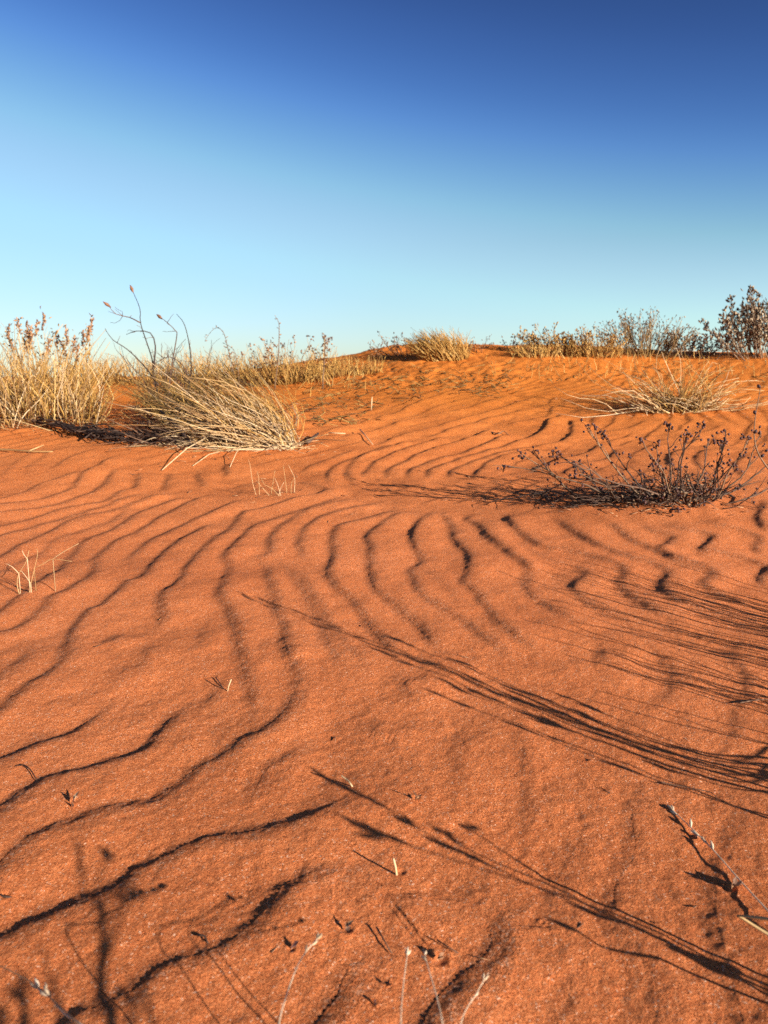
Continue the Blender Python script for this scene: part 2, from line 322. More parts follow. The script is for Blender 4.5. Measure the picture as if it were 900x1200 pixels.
def sand_mat():
    m, n, l, b = new_mat('red_sand')
    co = n.new('ShaderNodeTexCoord').outputs['Object']
    def noise(scale, det=2, rough=.5):
        t = n.new('ShaderNodeTexNoise'); t.inputs['Scale'].default_value = scale; t.inputs['Detail'].default_value = det; t.inputs['Roughness'].default_value = rough
        l.new(co, t.inputs['Vector']); return t.outputs['Fac']
    def vor(scale, out='Color'):
        t = n.new('ShaderNodeTexVoronoi'); t.inputs['Scale'].default_value = scale; l.new(co, t.inputs['Vector']); return t.outputs[out]
    wv = n.new('ShaderNodeTexNoise'); wv.inputs['Scale'].default_value = 700; l.new(co, wv.inputs['Vector'])
    jit = n.new('ShaderNodeVectorMath'); jit.operation = 'MULTIPLY_ADD'; l.new(wv.outputs['Color'], jit.inputs[0]); jit.inputs[1].default_value = (.003, .003, .003); l.new(co, jit.inputs[2])
    sep = n.new('ShaderNodeSeparateColor'); vt = n.new('ShaderNodeTexVoronoi'); vt.inputs['Scale'].default_value = 640; l.new(jit.outputs[0], vt.inputs['Vector']); l.new(vt.outputs['Color'], sep.inputs[0])
    grain = ramp_node(n, [(0, (.30, .068, .016)), (.12, (.46, .123, .041)), (.5, (.59, .168, .052)), (.88, (.66, .203, .067)), (.97, (.72, .27, .11)), (1, (.85, .52, .34))])
    l.new(sep.outputs[0], grain.inputs[0])
    ca = n.new('ShaderNodeAttribute'); ca.attribute_name = 'coarse'
    v2 = n.new('ShaderNodeTexVoronoi'); v2.inputs['Scale'].default_value = 330; l.new(jit.outputs[0], v2.inputs['Vector'])
    s2 = n.new('ShaderNodeSeparateColor'); l.new(v2.outputs['Color'], s2.inputs[0])
    cg = ramp_node(n, [(0, (.20, .045, .018)), (.35, (.42, .11, .035)), (.66, (.55, .17, .06)), (.84, (.66, .28, .13)), (1, (.84, .52, .34))]); l.new(s2.outputs[0], cg.inputs[0])
    big = ramp_node(n, [(.28, (.90, .86, .84)), (.5, (1.0, 1.0, 1.0)), (.72, (1.06, 1.09, 1.14))]); l.new(noise(2.2, 4, .6), big.inputs[0])
    cf = n.new('ShaderNodeMath'); cf.operation = 'MULTIPLY'; l.new(ca.outputs['Fac'], cf.inputs[0]); cf.inputs[1].default_value = .45
    c = mixn(n, l, 'MULTIPLY', 1.0, mixn(n, l, 'MIX', cf.outputs[0], grain.outputs[0], cg.outputs[0]), big.outputs[0])
    mid = ramp_node(n, [(.3, (.92, .90, .88)), (.7, (1.06, 1.06, 1.06))]); l.new(noise(130, 3, .7), mid.inputs[0])
    c = mixn(n, l, 'MULTIPLY', 1.0, c, mid.outputs[0])
    # finer, more orange sand towards the crest
    sx = n.new('ShaderNodeSeparateXYZ'); l.new(co, sx.inputs[0])
    mr = n.new('ShaderNodeMapRange'); mr.inputs[1].default_value = 2.2; mr.inputs[2].default_value = 6.5; l.new(sx.outputs[1], mr.inputs[0])
    c = mixn(n, l, 'MULTIPLY', mr.outputs[0], c, (1.0, .96, .44))
    l.new(c, b.inputs['Base Color'])
    b.inputs['Roughness'].default_value = .9; b.inputs['Specular IOR Level'].default_value = .06
    prev = None
    for src, dist in ((v2.outputs['Distance'], .0), (noise(700, 3, .7), .0018), (noise(320, 3, .7), .0026), (noise(90, 2, .6), .0014)):
        bp = n.new('ShaderNodeBump'); bp.inputs['Strength'].default_value = 1.0; bp.inputs['Distance'].default_value = dist
        l.new(src, bp.inputs['Height'])
        if dist == 0:      # coarse grains stand out more
            bp.invert = True; dm = n.new('ShaderNodeMath'); dm.operation = 'MULTIPLY'; l.new(ca.outputs['Fac'], dm.inputs[0]); dm.inputs[1].default_value = .0035; l.new(dm.outputs[0], bp.inputs['Distance'])
        if prev: l.new(prev, bp.inputs['Normal'])
        prev = bp.outputs[0]
    l.new(prev, b.inputs['Normal'])
    return m
def tint_mat(name, stops, rough=.7, trans=0.0, spec=.3):
    m, n, l, b = new_mat(name)
    a = n.new('ShaderNodeAttribute'); a.attribute_name = 'tint'
    r = ramp_node(n, stops); l.new(a.outputs['Fac'], r.inputs[0])
    t = n.new('ShaderNodeTexNoise'); t.inputs['Scale'].default_value = 60; t.inputs['Detail'].default_value = 3
    tcn = n.new('ShaderNodeTexCoord'); l.new(tcn.outputs['Object'], t.inputs['Vector'])
    v = ramp_node(n, [(.3, (.78, .76, .74)), (.7, (1.1, 1.1, 1.1))]); l.new(t.outputs['Fac'], v.inputs[0])
    l.new(mixn(n, l, 'MULTIPLY', 1.0, r.outputs[0], v.outputs[0]), b.inputs['Base Color'])
    b.inputs['Roughness'].default_value = rough; b.inputs['Specular IOR Level'].default_value = spec
    return m
M = {}
M['sand'] = sand_mat()
M['straw'] = tint_mat('pale_straw', [(0, (.13, .066, .027)), (.3, (.33, .175, .062)), (.7, (.50, .315, .135)), (1, (.64, .46, .27))])
M['gold'] = tint_mat('golden_grass', [(0, (.11, .050, .012)), (.4, (.32, .152, .029)), (.8, (.49, .265, .06)), (1, (.58, .37, .125))])
M['olive'] = tint_mat('olive_stem', [(0, (.045, .026, .008)), (.5, (.17, .092, .022)), (1, (.34, .20, .055))])
M['dark'] = tint_mat('dark_twig', [(0, (.022, .012, .008)), (.5, (.075, .038, .022)), (1, (.19, .10, .055))])
M['grey'] = tint_mat('grey_twig', [(0, (.05, .028, .016)), (.5, (.16, .09, .046)), (1, (.32, .20, .11))])
M['seed'] = tint_mat('brown_seed_head', [(0, (.06, .026, .015)), (.5, (.23, .105, .05)), (1, (.46, .25, .12))])
M['berry'] = tint_mat('dark_seed_pod', [(0, (.018, .008, .010)), (.6, (.06, .024, .022)), (1, (.13, .055, .04))], .6)
M['leaf'] = tint_mat('grey_leaf', [(0, (.10, .055, .028)), (.5, (.25, .165, .09)), (1, (.44, .32, .20))])
M['husk'] = tint_mat('pale_husk', [(0, (.42, .26, .14)), (1, (.66, .50, .34))])

ground = bpy.data.objects.new('sand_dune', fast_mesh('sand_dune', vco, [faces, tri])); C.objects.link(ground)
ground.data.polygons.foreach_set('use_smooth', np.ones(len(ground.data.polygons), bool))
ground.data.materials.append(M['sand'])
ca = ground.data.attributes.new('coarse', 'FLOAT', 'POINT'); ca.data.foreach_set('value', np.append(np.clip(CO, 0, 1), 0).astype(np.float32)); ground['kind'] = 'structure'
ground['label'] = 'rippled red sand dune rising to a low crest'

# ------------------------------------------------------------------ mesh helpers
def gz(x, y): return hz(float(x), float(y))
class MB:
    def __init__(s): s.v = []; s.f = []; s.t = []
    def tube(s, pts, r0, r1, sides=3, tint=None, rmid=None):
        pts = np.asarray(pts, float); n = len(pts); t0 = len(s.v)
        if tint is None: tint = random.random()
        T = np.gradient(pts, axis=0); T /= np.linalg.norm(T, axis=1)[:, None] + 1e-9
        a0 = random.random() * 6.28
        ref = np.array([.31, .77, .55])
        for i in range(n):
            k = i / (n - 1); r = r0 + (r1 - r0) * k
            if rmid is not None: r = r0 + (rmid - r0) * k * 2 if k < .5 else rmid + (r1 - rmid) * (k - .5) * 2
            A = np.cross(T[i], ref); A /= np.linalg.norm(A) + 1e-9; B = np.cross(T[i], A)
            for j in range(sides):
                a = a0 + 6.2832 * j / sides
                s.v.append(pts[i] + r * (A * math.cos(a) + B * math.sin(a))); s.t.append(tint)
        for i in range(n - 1):
            for j in range(sides):
                j2 = (j + 1) % sides
                s.f.append((t0 + i * sides + j, t0 + i * sides + j2, t0 + (i + 1) * sides + j2, t0 + (i + 1) * sides + j))
        s.f.append(tuple(t0 + j for j in range(sides))[::-1]); s.f.append(tuple(t0 + (n - 1) * sides + j for j in range(sides)))
    def leaf(s, p, d, ln, wd, tint=None):
        """a small folded leaf or scale: two faces with a keel, given a thin underside"""
        p = np.asarray(p, float); d = np.asarray(d, float); d = d / (np.linalg.norm(d) + 1e-9)
        q = np.array([random.gauss(0, 1) for _ in range(3)]); A = np.cross(d, q); A /= np.linalg.norm(A) + 1e-9; B = np.cross(d, A)
        if tint is None: tint = random.random()
        t0 = len(s.v); m = p + d * ln * .5
        for c in (p, m + A * wd * .5 + B * wd * .15, p + d * ln, m - A * wd * .5 + B * wd * .15, m - B * wd * .18):
            s.v.append(c); s.t.append(tint)
        s.f += [(t0, t0 + 1, t0 + 4), (t0 + 1, t0 + 2, t0 + 4), (t0 + 2, t0 + 3, t0 + 4), (t0 + 3, t0, t0 + 4), (t0, t0 + 3, t0 + 2), (t0, t0 + 2, t0 + 1)]
    def pod(s, p, d, ln, r, tint=None, sides=5):
        p = np.asarray(p, float); d = np.asarray(d, float); d = d / (np.linalg.norm(d) + 1e-9)
        q = p + d * ln * .5
        s.tube([p, p + d * ln * .2, q, p + d * ln * .8, p + d * ln], 0.15 * r, .1 * r, sides, tint, rmid=r)
    def build(s, name, mat, parent=None, kind=None, smooth=True):
        me = bpy.data.meshes.new(name); me.from_pydata([tuple(map(float, v)) for v in s.v], [], s.f); me.update()
        a = me.attributes.new('tint', 'FLOAT', 'POINT'); a.data.foreach_set('value', np.asarray(s.t, np.float32))
        if smooth: me.polygons.foreach_set('use_smooth', np.ones(len(me.polygons), bool))
        me.materials.append(mat)
        o = bpy.data.objects.new(name, me); C.objects.link(o)
        if parent:
            o.parent = parent; o.location = -Vector(parent.location)      # meshes are modelled in world metres
        if kind: o['kind'] = kind
        return o
def thing(name, label, cat, loc, group=None):
    o = bpy.data.objects.new(name, None); C.objects.link(o); o.empty_display_size = .05
    o.location = tuple(map(float, loc)); o['label'] = label; o['category'] = cat
    if group: o['group'] = group
    return o
def tag(o, label, cat, group=None):
    o['label'] = label; o['category'] = cat
    if group: o['group'] = group
    return o
def blade(p, d, ln, droop, n=6, wig=.03, side=None):
    """points of a stem that starts at p towards d and bends by droop (a vector) over its length ln"""
    p = np.asarray(p, float); d = np.asarray(d, float); d = d / np.linalg.norm(d)
    q = np.array([random.gauss(0, 1) for _ in range(3)]) * wig * ln; w2 = np.array([random.gauss(0, 1) for _ in range(3)]) * wig * ln * .6
    return [p + d * ln * t + np.asarray(droop) * ln * t * t + q * math.sin(3.0 * t) + w2 * math.sin(6.5 * t) for t in np.linspace(0, 1, n)]
def above(pts, lift=.004):
    for p in pts[1:]:
        p[2] = max(p[2], gz(p[0], p[1]) + lift)
    return pts
def gpoint(x, y, sink=.012): return np.array([x, y, gz(x, y) - sink])

def tussock(name, label, cat, cx, cy, rx, ry, n, lenr, lean, fan, mat, rad=.0016, droop=-.25, tint=(.2, 1), group=None, part='blades', extra=None, wig=.03):
    root = thing(name, label, cat, (cx, cy, gz(cx, cy)), group)
    mb = MB()
    for _ in range(n):
        a = random.random() * 6.2832; q = math.sqrt(random.random())
        ox, oy = math.cos(a) * q * rx, math.sin(a) * q * ry
        d = np.array([lean[0] + fan * ox / max(rx, .01) + random.gauss(0, .22), lean[1] + fan * oy / max(ry, .01) + random.gauss(0, .22), lean[2]])
        ln = random.uniform(*lenr) * (1 - .25 * q)
        pts = above(blade(gpoint(cx + ox, cy + oy), d, ln, (lean[0] * .25 + random.gauss(0, .1), lean[1] * .25 + random.gauss(0, .1), droop * random.uniform(.4, 1.4)), 6, wig))
        mb.tube(pts, rad * random.uniform(.8, 1.3), rad * .35, 3, random.uniform(*tint))
    mb.build(part, mat, root, 'stuff' if n > 60 else None)
    return root

def branchy(p0, tip, rad, mbtwig, depth=0, tipfn=None, nside=4, bend=.12, spread=.5, tint=None):
    """one wiggly branch from p0 to tip with side twigs; returns its points"""
    p0 = np.asarray(p0, float); tip = np.asarray(tip, float); ax = tip - p0; L = np.linalg.norm(ax)
    n = 8; q = np.array([random.gauss(0, 1) for _ in range(3)]); q -= ax * q.dot(ax) / (L * L + 1e-9); q /= np.linalg.norm(q) + 1e-9
    q2 = np.array([random.gauss(0, 1) for _ in range(3)]) * L * .02
    pts = [p0 + ax * t + q * bend * L * math.sin(math.pi * t) * (1 - .3 * t) + q2 * math.sin(9 * t) for t in np.linspace(0, 1, n)]
    above(pts, .006)
    mbtwig.tube(pts, rad, rad * .35, 4, tint)
    if tipfn: tipfn(pts[-1], pts[-1] - pts[-2])
    if depth > 0:
        for k in range(nside):
            t = random.uniform(.3, .93); i = int(t * (n - 1)); b = pts[i]
            d = ax / L + spread * np.array([random.gauss(0, 1), random.gauss(0, 1), random.gauss(.25, .8)])
            ln = L * random.uniform(.14, .36) * (1.15 - t * .5)
            branchy(b, b + d / np.linalg.norm(d) * ln, rad * .55, mbtwig, depth - 1, tipfn, max(1, nside - 2), bend, spread, tint)
    return pts

exec_plants = True
# ------------------------------------------------------------------ grass at the left
g = G(58, 492)
T1 = thing('grass_clump', 'tall upright pale straw clump at the left edge of the dune', 'grass clump', g, 'grass clumps on the dune')
mb = MB()
for _ in range(180):
    px = random.uniform(-25, 112); py = random.uniform(468, 503) + (px < 30) * 4
    b = G(px, min(py, 502)); u_ = (px - 50) / 65
    top = np.array([random.gauss(.3 * u_, .3), random.gauss(0, .25), 1])
    ln = random.uniform(.28, .70) * (1.05 - .35 * max(0, u_ - .2))
    mb.tube(above(blade(b - [0, 0, .012], top, ln, (random.gauss(.0, .16), random.gauss(0, .15), -.18 * random.random()), 6, .025)), .0034 * random.uniform(.7, 1.2), .0013, 3, random.random() ** .8)
mb.build('blades', M['straw'], T1, 'stuff')
mb = MB()
for _ in range(460):
    px = random.uniform(-25, 118); b = G(px, random.uniform(466, 500)); u_ = (px - 50) / 65
    mb.tube(above(blade(b - [0, 0, .012], (random.gauss(.25 * u_, .3), random.gauss(0, .25), 1), random.uniform(.2, .66) * (1.05 - .35 * max(0, u_ - .2)), (random.gauss(0, .22), random.gauss(0, .15), -.2 * random.random()), 6, .04)), .0034 * random.uniform(.7, 1.2), .0013, 3, random.random())
mb.build('golden_blades', M['gold'], T1, 'stuff')
mb = MB()
for _ in range(70):
    b = G(random.uniform(-20, 135), random.uniform(488, 506)); a = random.uniform(0, 6.28)
    mb.tube(above(blade(b, (math.cos(a), math.sin(a) * .8, random.uniform(.05, .7)), random.uniform(.15, .4), (0, 0, -.3))), .0028, .001, 3, random.uniform(0, .8))
mb.build('broken_stems', M['straw'], T1, 'stuff')

def seedhead(mb, p, d, ln, k=9, size=.016, spread=.7):
    d = d / (np.linalg.norm(d) + 1e-9)
    for i in range(k):
        t = i / k
        q = p - d * ln * (1 - t)
        dd = d + spread * np.array([random.gauss(0, 1) for _ in range(3)])
        mb.pod(q, dd, size * random.uniform(.7, 1.4), size * .28, None, 4)
g = G(60, 468)
S1 = thing('seeding_weed', 'golden weed with brown flower spikes rising behind the tall straw clump', 'weed', g)
mbs, mbh, mbl = MB(), MB(), MB()
for (px, py) in [(18,372),(32,378),(46,376),(54,370),(75,384),(66,390),(110,374),(98,388),(8,392),(-6,388),(40,392),(86,396),(58,398),(26,396),(104,382),(12,380),(92,404),(70,400),(-14,398),(36,384)]:
    yy = g[1] + random.uniform(-.15, .25); t = at(px, py, yy)
    bx = at(px, 470, yy)[0] * .75 + g[0] * .25
    pts = branchy(gpoint(bx + random.gauss(0, .04), yy), t, .0035, mbs, 1, None, 4, .06, .45)
    seedhead(mbh, pts[-1], pts[-1] - pts[-2], .15, 24, .030, .9)
    for _ in range(22):
        q = pts[random.randrange(2, 8)]; mbl.leaf(q + np.array([random.gauss(0, .025) for _ in range(3)]), [random.gauss(0, 1) for _ in range(3)], .04, .016)
mbs.build('stems', M['gold'], S1, 'stuff'); mbh.build('flower_spikes', M['seed'], S1, 'stuff'); mbl.build('leaves', M['gold'], S1, 'stuff')
g = G(40, 476)
tussock('grass_clump', 'dense golden grass filling in behind the tall straw clump at left', 'grass clump', g[0], g[1], .5, .15, 300, (.3, .56), (0, 0, 1), .25, M['gold'], .0034, -.12, (.3, 1), 'grass clumps on the dune')

# swept tussock
g = G(300, 522)
T2 = thing('grass_clump', 'big pale tussock swept over to the left in front of the dark shrub', 'grass clump', g, 'grass clumps on the dune')
mb = MB(); mg = MB()
mu = MB()
for k in range(480):          # bleached lower stems sweeping left from the root at the right
    px = random.triangular(232, 356, 348); py = 527 - random.random() * 14
    b = G(px, py); up = random.random()
    d = np.array([-random.uniform(.35, 1.0) * (1.1 - .5 * up), random.gauss(.12, .32), .05 + .6 * up + random.gauss(0, .2)])
    ln = random.uniform(.18, .66) * (.6 if px < 290 else 1)
    mb.tube(above(blade(b - [0, 0, .012], d, ln, (-.2 + random.gauss(0, .12), random.gauss(0, .16), -.10 + random.gauss(0, .12)), 7, .055)), .0036 * random.uniform(.5, 1.25), .0012, 3, random.uniform(.25, 1))
for k in range(190):          # golden upper stems of the dome, rising and then bending over to the left
    px = random.triangular(215, 354, 335); py = 525 - random.random() * 24
    b = G(px, py); up = random.random()
    d = np.array([random.gauss(-.12, .25), random.gauss(.1, .3), .7 + .4 * up])
    ln = random.uniform(.14, .50) * (.9 if px < 290 else 1)
    mu.tube(above(blade(b - [0, 0, .012], d, ln, (-random.uniform(.25, .85), random.gauss(0, .2), -.28 * random.random()), 7, .06)), .0030 * random.uniform(.6, 1.2), .0011, 3, random.random())
mu.build('golden_blades', M['gold'], T2, 'stuff')
for k in range(34):
    b = G(random.uniform(330, 352), random.uniform(522, 530)); a = random.uniform(0, 6.28)
    mb.tube(above(blade(b, (math.cos(a) - .3, math.sin(a) * .5, random.uniform(.05, .5)), random.uniform(.1, .3), (0, 0, -.25))), .003, .001, 3, random.uniform(.7, 1))
mb.build('blades', M['straw'], T2, 'stuff')
for k in range(420):
    b = G(random.uniform(200, 330), random.uniform(486, 516))
    d = np.array([-random.uniform(.1, .6), random.gauss(.1, .25), random.uniform(.5, 1)])
    mg.tube(above(blade(b - [0, 0, .01], d, random.uniform(.22, .50), (-.25, 0, -.15), 6, .06)), .0030, .0012, 3, random.random())
mg.build('green_stems', M['olive'], T2, 'stuff')
mg = MB()
for k in range(260):          # grey dead thatch matted in the core
    b = G(random.uniform(205, 350), random.uniform(500, 527)); a = random.uniform(0, 6.28)
    mg.tube(above(blade(b + [0, 0, random.uniform(0, .14)], (math.cos(a) - .4, math.sin(a) * .6, random.gauss(.1, .35)), random.uniform(.06, .3), (0, 0, -.3), 5, .12)), .0028, .0012, 3, random.random())
mg.build('dead_thatch', M['grey'], T2, 'stuff')
mb = MB(); b = G(240, 532)
for (p, q, r) in (((243, 512), (190, 552), .004), ((262, 528), (226, 547), .003), ((285, 520), (268, 552), .0026)):
    a_, c_ = at(*p, g[1] - .1), G(*q)
    mb.tube([a_, a_ * .5 + c_ * .5 + [0, 0, .02], c_ + [0, 0, .005]], r, r * .5, 4, .9)
mb.build('bent_stalks', M['straw'], T2)

g = G(226, 525)
o = MB(); pts = [g + [.02, 0, -.01], g + [-.03, .02, .04], g + [-.10, .05, .12], g + [-.20, .1, .2]]
o.tube(pts, .013, .006, 6, .1); o.tube([g + [-.03, .02, .03], g + [-.12, .0, .05], g + [-.22, 0, .07]], .008, .004, 5, .1)
for k in range(46):
    b = g + np.array([random.uniform(-.25, .12), random.uniform(0, .3), 0]); o.tube(above(blade(b, (-.7, random.gauss(0, .3), random.uniform(.1, .6)), random.uniform(.15, .4), (-.1, 0, -.1), 5, .06)), .004, .0018, 4, random.random())
tag(o.build('dead_stump', M['dark']), 'black dead stump and stalks under the left end of the swept tussock', 'stump')

# dark bare shrub with curled tips between the two left clumps
g = G(188, 492)
D1 = thing('bare_shrub', 'bare dark shrub of long crooked stems rising above the left skyline', 'shrub', g)
yb = g[1]
CROOK = [[(190,486),(180,440),(178,420),(165,380),(164,362),(155,340)], [(164,378),(152,372),(136,368),(127,358)],
         [(186,452),(170,430),(150,410),(132,398),(123,385)], [(196,470),(201,430),(207,395),(206,388),(196,378),(188,372)],
         [(214,482),(222,448),(224,430),(222,405),(216,380),(207,368)], [(222,446),(214,428),(198,418),(186,424)],
         [(180,430),(182,405),(176,390),(160,388),(148,392)]]
for pl in CROOK:
    m_ = MB(); q = smooth_line([at(px, py, yb + .04 * math.sin(i * 1.3)) for i, (px, py) in enumerate(pl)], .03)
    m_.tube(q, .0062 if len(pl) > 4 else .0042, .0016, 5, random.random())
    for _ in range(5):
        i_ = random.randrange(3, len(q) - 1); dv = q[i_] - q[i_ - 1]; dv = dv / np.linalg.norm(dv) + .7 * np.array([random.gauss(0, 1), random.gauss(0, .5), random.gauss(0, 1)])
        m_.tube(blade(q[i_], dv, random.uniform(.02, .09), (0, 0, 0), 4, .08), .0020, .0010, 3, random.random())
    br = m_.build('branch', M['dark'], D1)
    if pl[-1] in ((155,340), (127,358), (188,372), (207,368)) and pl[-1] != (207,368):
        s_ = MB(); d = q[-1] - q[-4]; s_.pod(q[-1] - d / np.linalg.norm(d) * .02, d, .06, .011, .4, 6); pd = s_.build('seed_pod', M['seed'], D1)
m_ = MB(); tw = MB(); lf = MB()
for k in range(50):
    px = random.uniform(140, 236); b = G(random.uniform(165, 225), random.uniform(478, 494))
    t = at(px + random.gauss(0, 8), random.uniform(398, 470), b[1] + random.gauss(0, .1))
    branchy(b, t, .0035, tw, 1, None, 4, .15, .6)
tw.build('twigs', M['dark'], D1, 'stuff')
mb = MB()
for k in range(120):
    b = G(random.uniform(150, 250), random.uniform(470, 490))
    t = at(random.uniform(150, 262), random.uniform(415, 470), b[1])
    mb.tube(above(blade(b, t - b, np.linalg.norm(t - b), (0, 0, 0), 6, .05)), .003, .001, 3, random.random())
mb.build('fine_stems', M['gold'], D1, 'stuff')

# flattened dark stems lying at the left
o = MB()
for k in range(26):
    a0, a1 = random.uniform(0, 110), random.uniform(100, 225); f = lambda x: 487 + (x / 205) * 37 - 10 * math.sin(math.pi * min(1, max(0, x / 205))) * -.6 + random.gauss(0, 3.2)
    xs = np.linspace(a0, a1, 7); pts = [G(x, f(x)) + [0, 0, random.uniform(.01, .06)] for x in xs]
    o.tube(smooth_line(pts, .05), .006 * random.uniform(.5, 1), .003, 4, random.uniform(0, .6))
tag(o.build('fallen_branch', M['dark']), 'long dark stems lying flat before the straw clump at left', 'branch')
o = MB(); q = [G(-12, 529), G(15, 530), G(35, 531.5), G(62, 532)]; o.tube(smooth_line([p + [0, 0, .012] for p in q], .03), .006, .004, 5, .3)
o.tube([q[2] + [0, 0, .015], q[2] + [.05, .06, .04]], .004, .002, 4, .7)
tag(o.build('twig', M['straw']), 'pale knotted stick lying on bare sand at the left edge', 'twig', 'dry twigs lying on the sand')

# golden grass of the second row, left of centre
ROW = [(150, 444, .42, (.26,.46), 170, 'golden grass between the straw clump and the bare shrub', 0), (232, 438, .50, (.2,.46), 260, 'golden grass peeping out right behind the bare shrub', 0),
       (292, 440, .42, (.2,.44), 240, 'yellow grass behind the top of the swept tussock', 2), (345, 442, .42, (.18,.46), 300, 'bushy yellow grass with dark flecked tips right of the swept tussock', 1),
       (400, 434, .42, (.10,.28), 240, 'low yellow grass petering out onto the bare crest', 0), (112, 440, .30, (.25,.44), 120, 'golden grass showing at the right shoulder of the straw clump', 0)]
for (px, py, rx, lr, n, lab, fl) in ROW:
    g = G(px, py + 6); k_ = g[1] / 5.0
    t = tussock('grass_clump', lab, 'grass clump', g[0], g[1], rx * 1.1, .22, n, (lr[0] * 1.15, lr[1] * 1.2), (-.1, 0, 1), .45, M['gold'], .0042, -.2, (.1, 1), 'grass clumps on the dune', wig=.05)
    if fl:
        ms, ml = MB(), MB()
        for _ in range(18 if fl == 1 else 7):
            b = gpoint(g[0] + random.uniform(-rx, rx), g[1] + random.uniform(-.15, .15)); tip = b + np.array([random.gauss(0, .09), random.gauss(0, .05), random.uniform(lr[1] * .55, lr[1] * 1.08)])
            def fn(p, d, ml=ml):
                for _ in range(3): ml.leaf(p + np.array([random.gauss(0, .012) for _ in range(3)]), [random.gauss(0, 1) for _ in range(3)], .032, .022)
            branchy(b, tip, .0035, ms, 1, fn, 4, .1, .5)
        ms.build('weed_stems', M['gold'], t, 'stuff'); ml.build('seed_tips', M['seed'], t, 'stuff')
# two tall sprigs and a hooked stem against the sky
for (lab, pl, r) in (('tall pale dry stalk standing above the yellow grass', [(322,452),(326,420),(327,380),(323,372)], .007), ('curved thin stem arching against the sky beside the bare shrub', [(276,446),(268,412),(262,390),(254,384),(246,390),(240,400)], .005),
                     ('short forked stem against the sky over the yellow grass', [(280,440),(276,415),(272,408),(264,403)], .005), ('feathery brown stalk above the yellow grass', [(378,446),(380,425),(381,400),(380,392)], .009)):
    b = G(pl[0][0], 456); q = smooth_line([at(x, y, b[1]) for x, y in pl], .03); q[0][2] = gz(q[0][0], q[0][1]) - .02
    t = thing('dry_stalk', lab, 'stalk', (q[0][0], q[0][1], gz(q[0][0], q[0][1])), 'dry stalks above the grass')
    m_ = MB(); m_.tube(q, r, r * .4, 4, .5); m_.build('stem', M['grey'], t)
    m_ = MB()
    for i in range(4, len(q)):
        for _ in range(3 if 'feathery' in lab else 1):
            m_.leaf(q[i], [random.gauss(0, 1), random.gauss(0, 1), random.random()], .035, .014)
    m_.build('scales', M['seed'], t, 'stuff')

# ------------------------------------------------------------------ crest
def crest_shrub(px, py, w, h, n, label, mats, leaf=None, lean=(0, 0), cat='shrub', dens=4, name='desert_shrub', rad=.0055):
    g = G(px, py); s = g[1] / FPX
    t = thing(name, label, cat, g, 'shrubs along the crest')
    a, b_ = MB(), MB()
    def fn(p, d):
        if leaf:
            for _ in range(leaf[0]):
                b_.leaf(p + np.array([random.gauss(0, .014) for _ in range(3)]), d / (np.linalg.norm(d) + 1e-9) + .6 * np.array([random.gauss(0, 1) for _ in range(3)]), leaf[1] * random.uniform(.7, 1.3), leaf[1] * .5)
    for k in range(n):
        u_ = random.uniform(-1, 1); base = gpoint(g[0] + u_ * w * s * .36, g[1] + random.gauss(0, .12) + .1)
        tip = base + np.array([u_ * w * s * .30 + lean[0] * h * s + random.gauss(0, .05), random.gauss(0, .1), h * s * (1 - .45 * abs(u_) ** 2) * random.uniform(.55, 1.08)])
        pts = branchy(base, tip, rad, a, 1, fn, dens, .08, .38)
        if leaf:
            for q in pts[2:]:
                for _ in range(leaf[2]): b_.leaf(q + np.array([random.gauss(0, .02) for _ in range(3)]), [random.gauss(0, .6), random.gauss(0, .6), 1], leaf[1], leaf[1] * .45)
    a.build('twigs', M[mats[0]], t, 'stuff')
    if leaf: b_.build('leaves', M[mats[1]], t, 'stuff')
    return t
g = G(512, 421)
t = tussock('grass_clump', 'golden windswept tuft alone on top of the central crest', 'grass clump', g[0] + .10, g[1], .26, .13, 760, (.22, .50), (-.42, 0, .80), .34, M['gold'], .0048, -.12, (.35, 1), 'grass clumps on the dune')
crest_shrub(470, 420, 44, 26, 12, 'thin brown weeds at the left foot of the golden crest tuft', ('grey', 'seed'), (2, .035, 0), (-.4, 0), 'weed')
crest_shrub(563, 412, 24, 13, 9, 'tiny dark weed just right of the golden crest tuft', ('dark', 'seed'), (3, .03, 1), (0, 0), 'weed', 2)
crest_shrub(605, 411, 30, 14, 10, 'small brown weeds between the crest tuft and the yellowish shrub', ('grey', 'seed'), (2, .03, 0), (0, 0), 'weed', 3)
o = crest_shrub(655, 418, 56, 31, 38, 'rounded dry shrub leaning left at the start of the right hand row', ('gold', 'gold'), (3, .035, 1), (-.35, 0))
o = crest_shrub(696, 419, 60, 32, 34, 'yellowish brown shrub second along the right hand row', ('gold', 'gold'), (3, .035, 1), (0, 0))
o = crest_shrub(758, 419, 84, 52, 78, 'tall grey twiggy shrub in the middle of the right hand row', ('olive', 'leaf'), (2, .035, 1), (0, 0))
o = crest_shrub(815, 420, 60, 25, 30, 'low dark grey shrub at the left foot of the big leafy bush', ('dark', 'leaf'), (3, .04, 1), (0, 0))
o = crest_shrub(902, 421, 106, 72, 56, 'big grey leafy bush at the right edge of the skyline', ('grey', 'leaf'), (4, .055, 3), (-.12, 0), 'bush', 5, 'leafy_bush', .008)
for (px, w, h, lab) in ((625, 50, 20, 'low yellow grass at the left foot of the leaning shrub'), (690, 74, 22, 'yellow grass round the feet of the yellowish shrub')):
    g = G(px, 417); s = g[1] / FPX
    tussock('grass_clump', lab, 'grass clump', g[0], g[1], w * s * .5, .15, 150, (h * s * .7, h * s * 1.3), (-.15, 0, 1), .5, M['gold'], .005, -.2, (.2, 1), 'grass clumps on the dune')

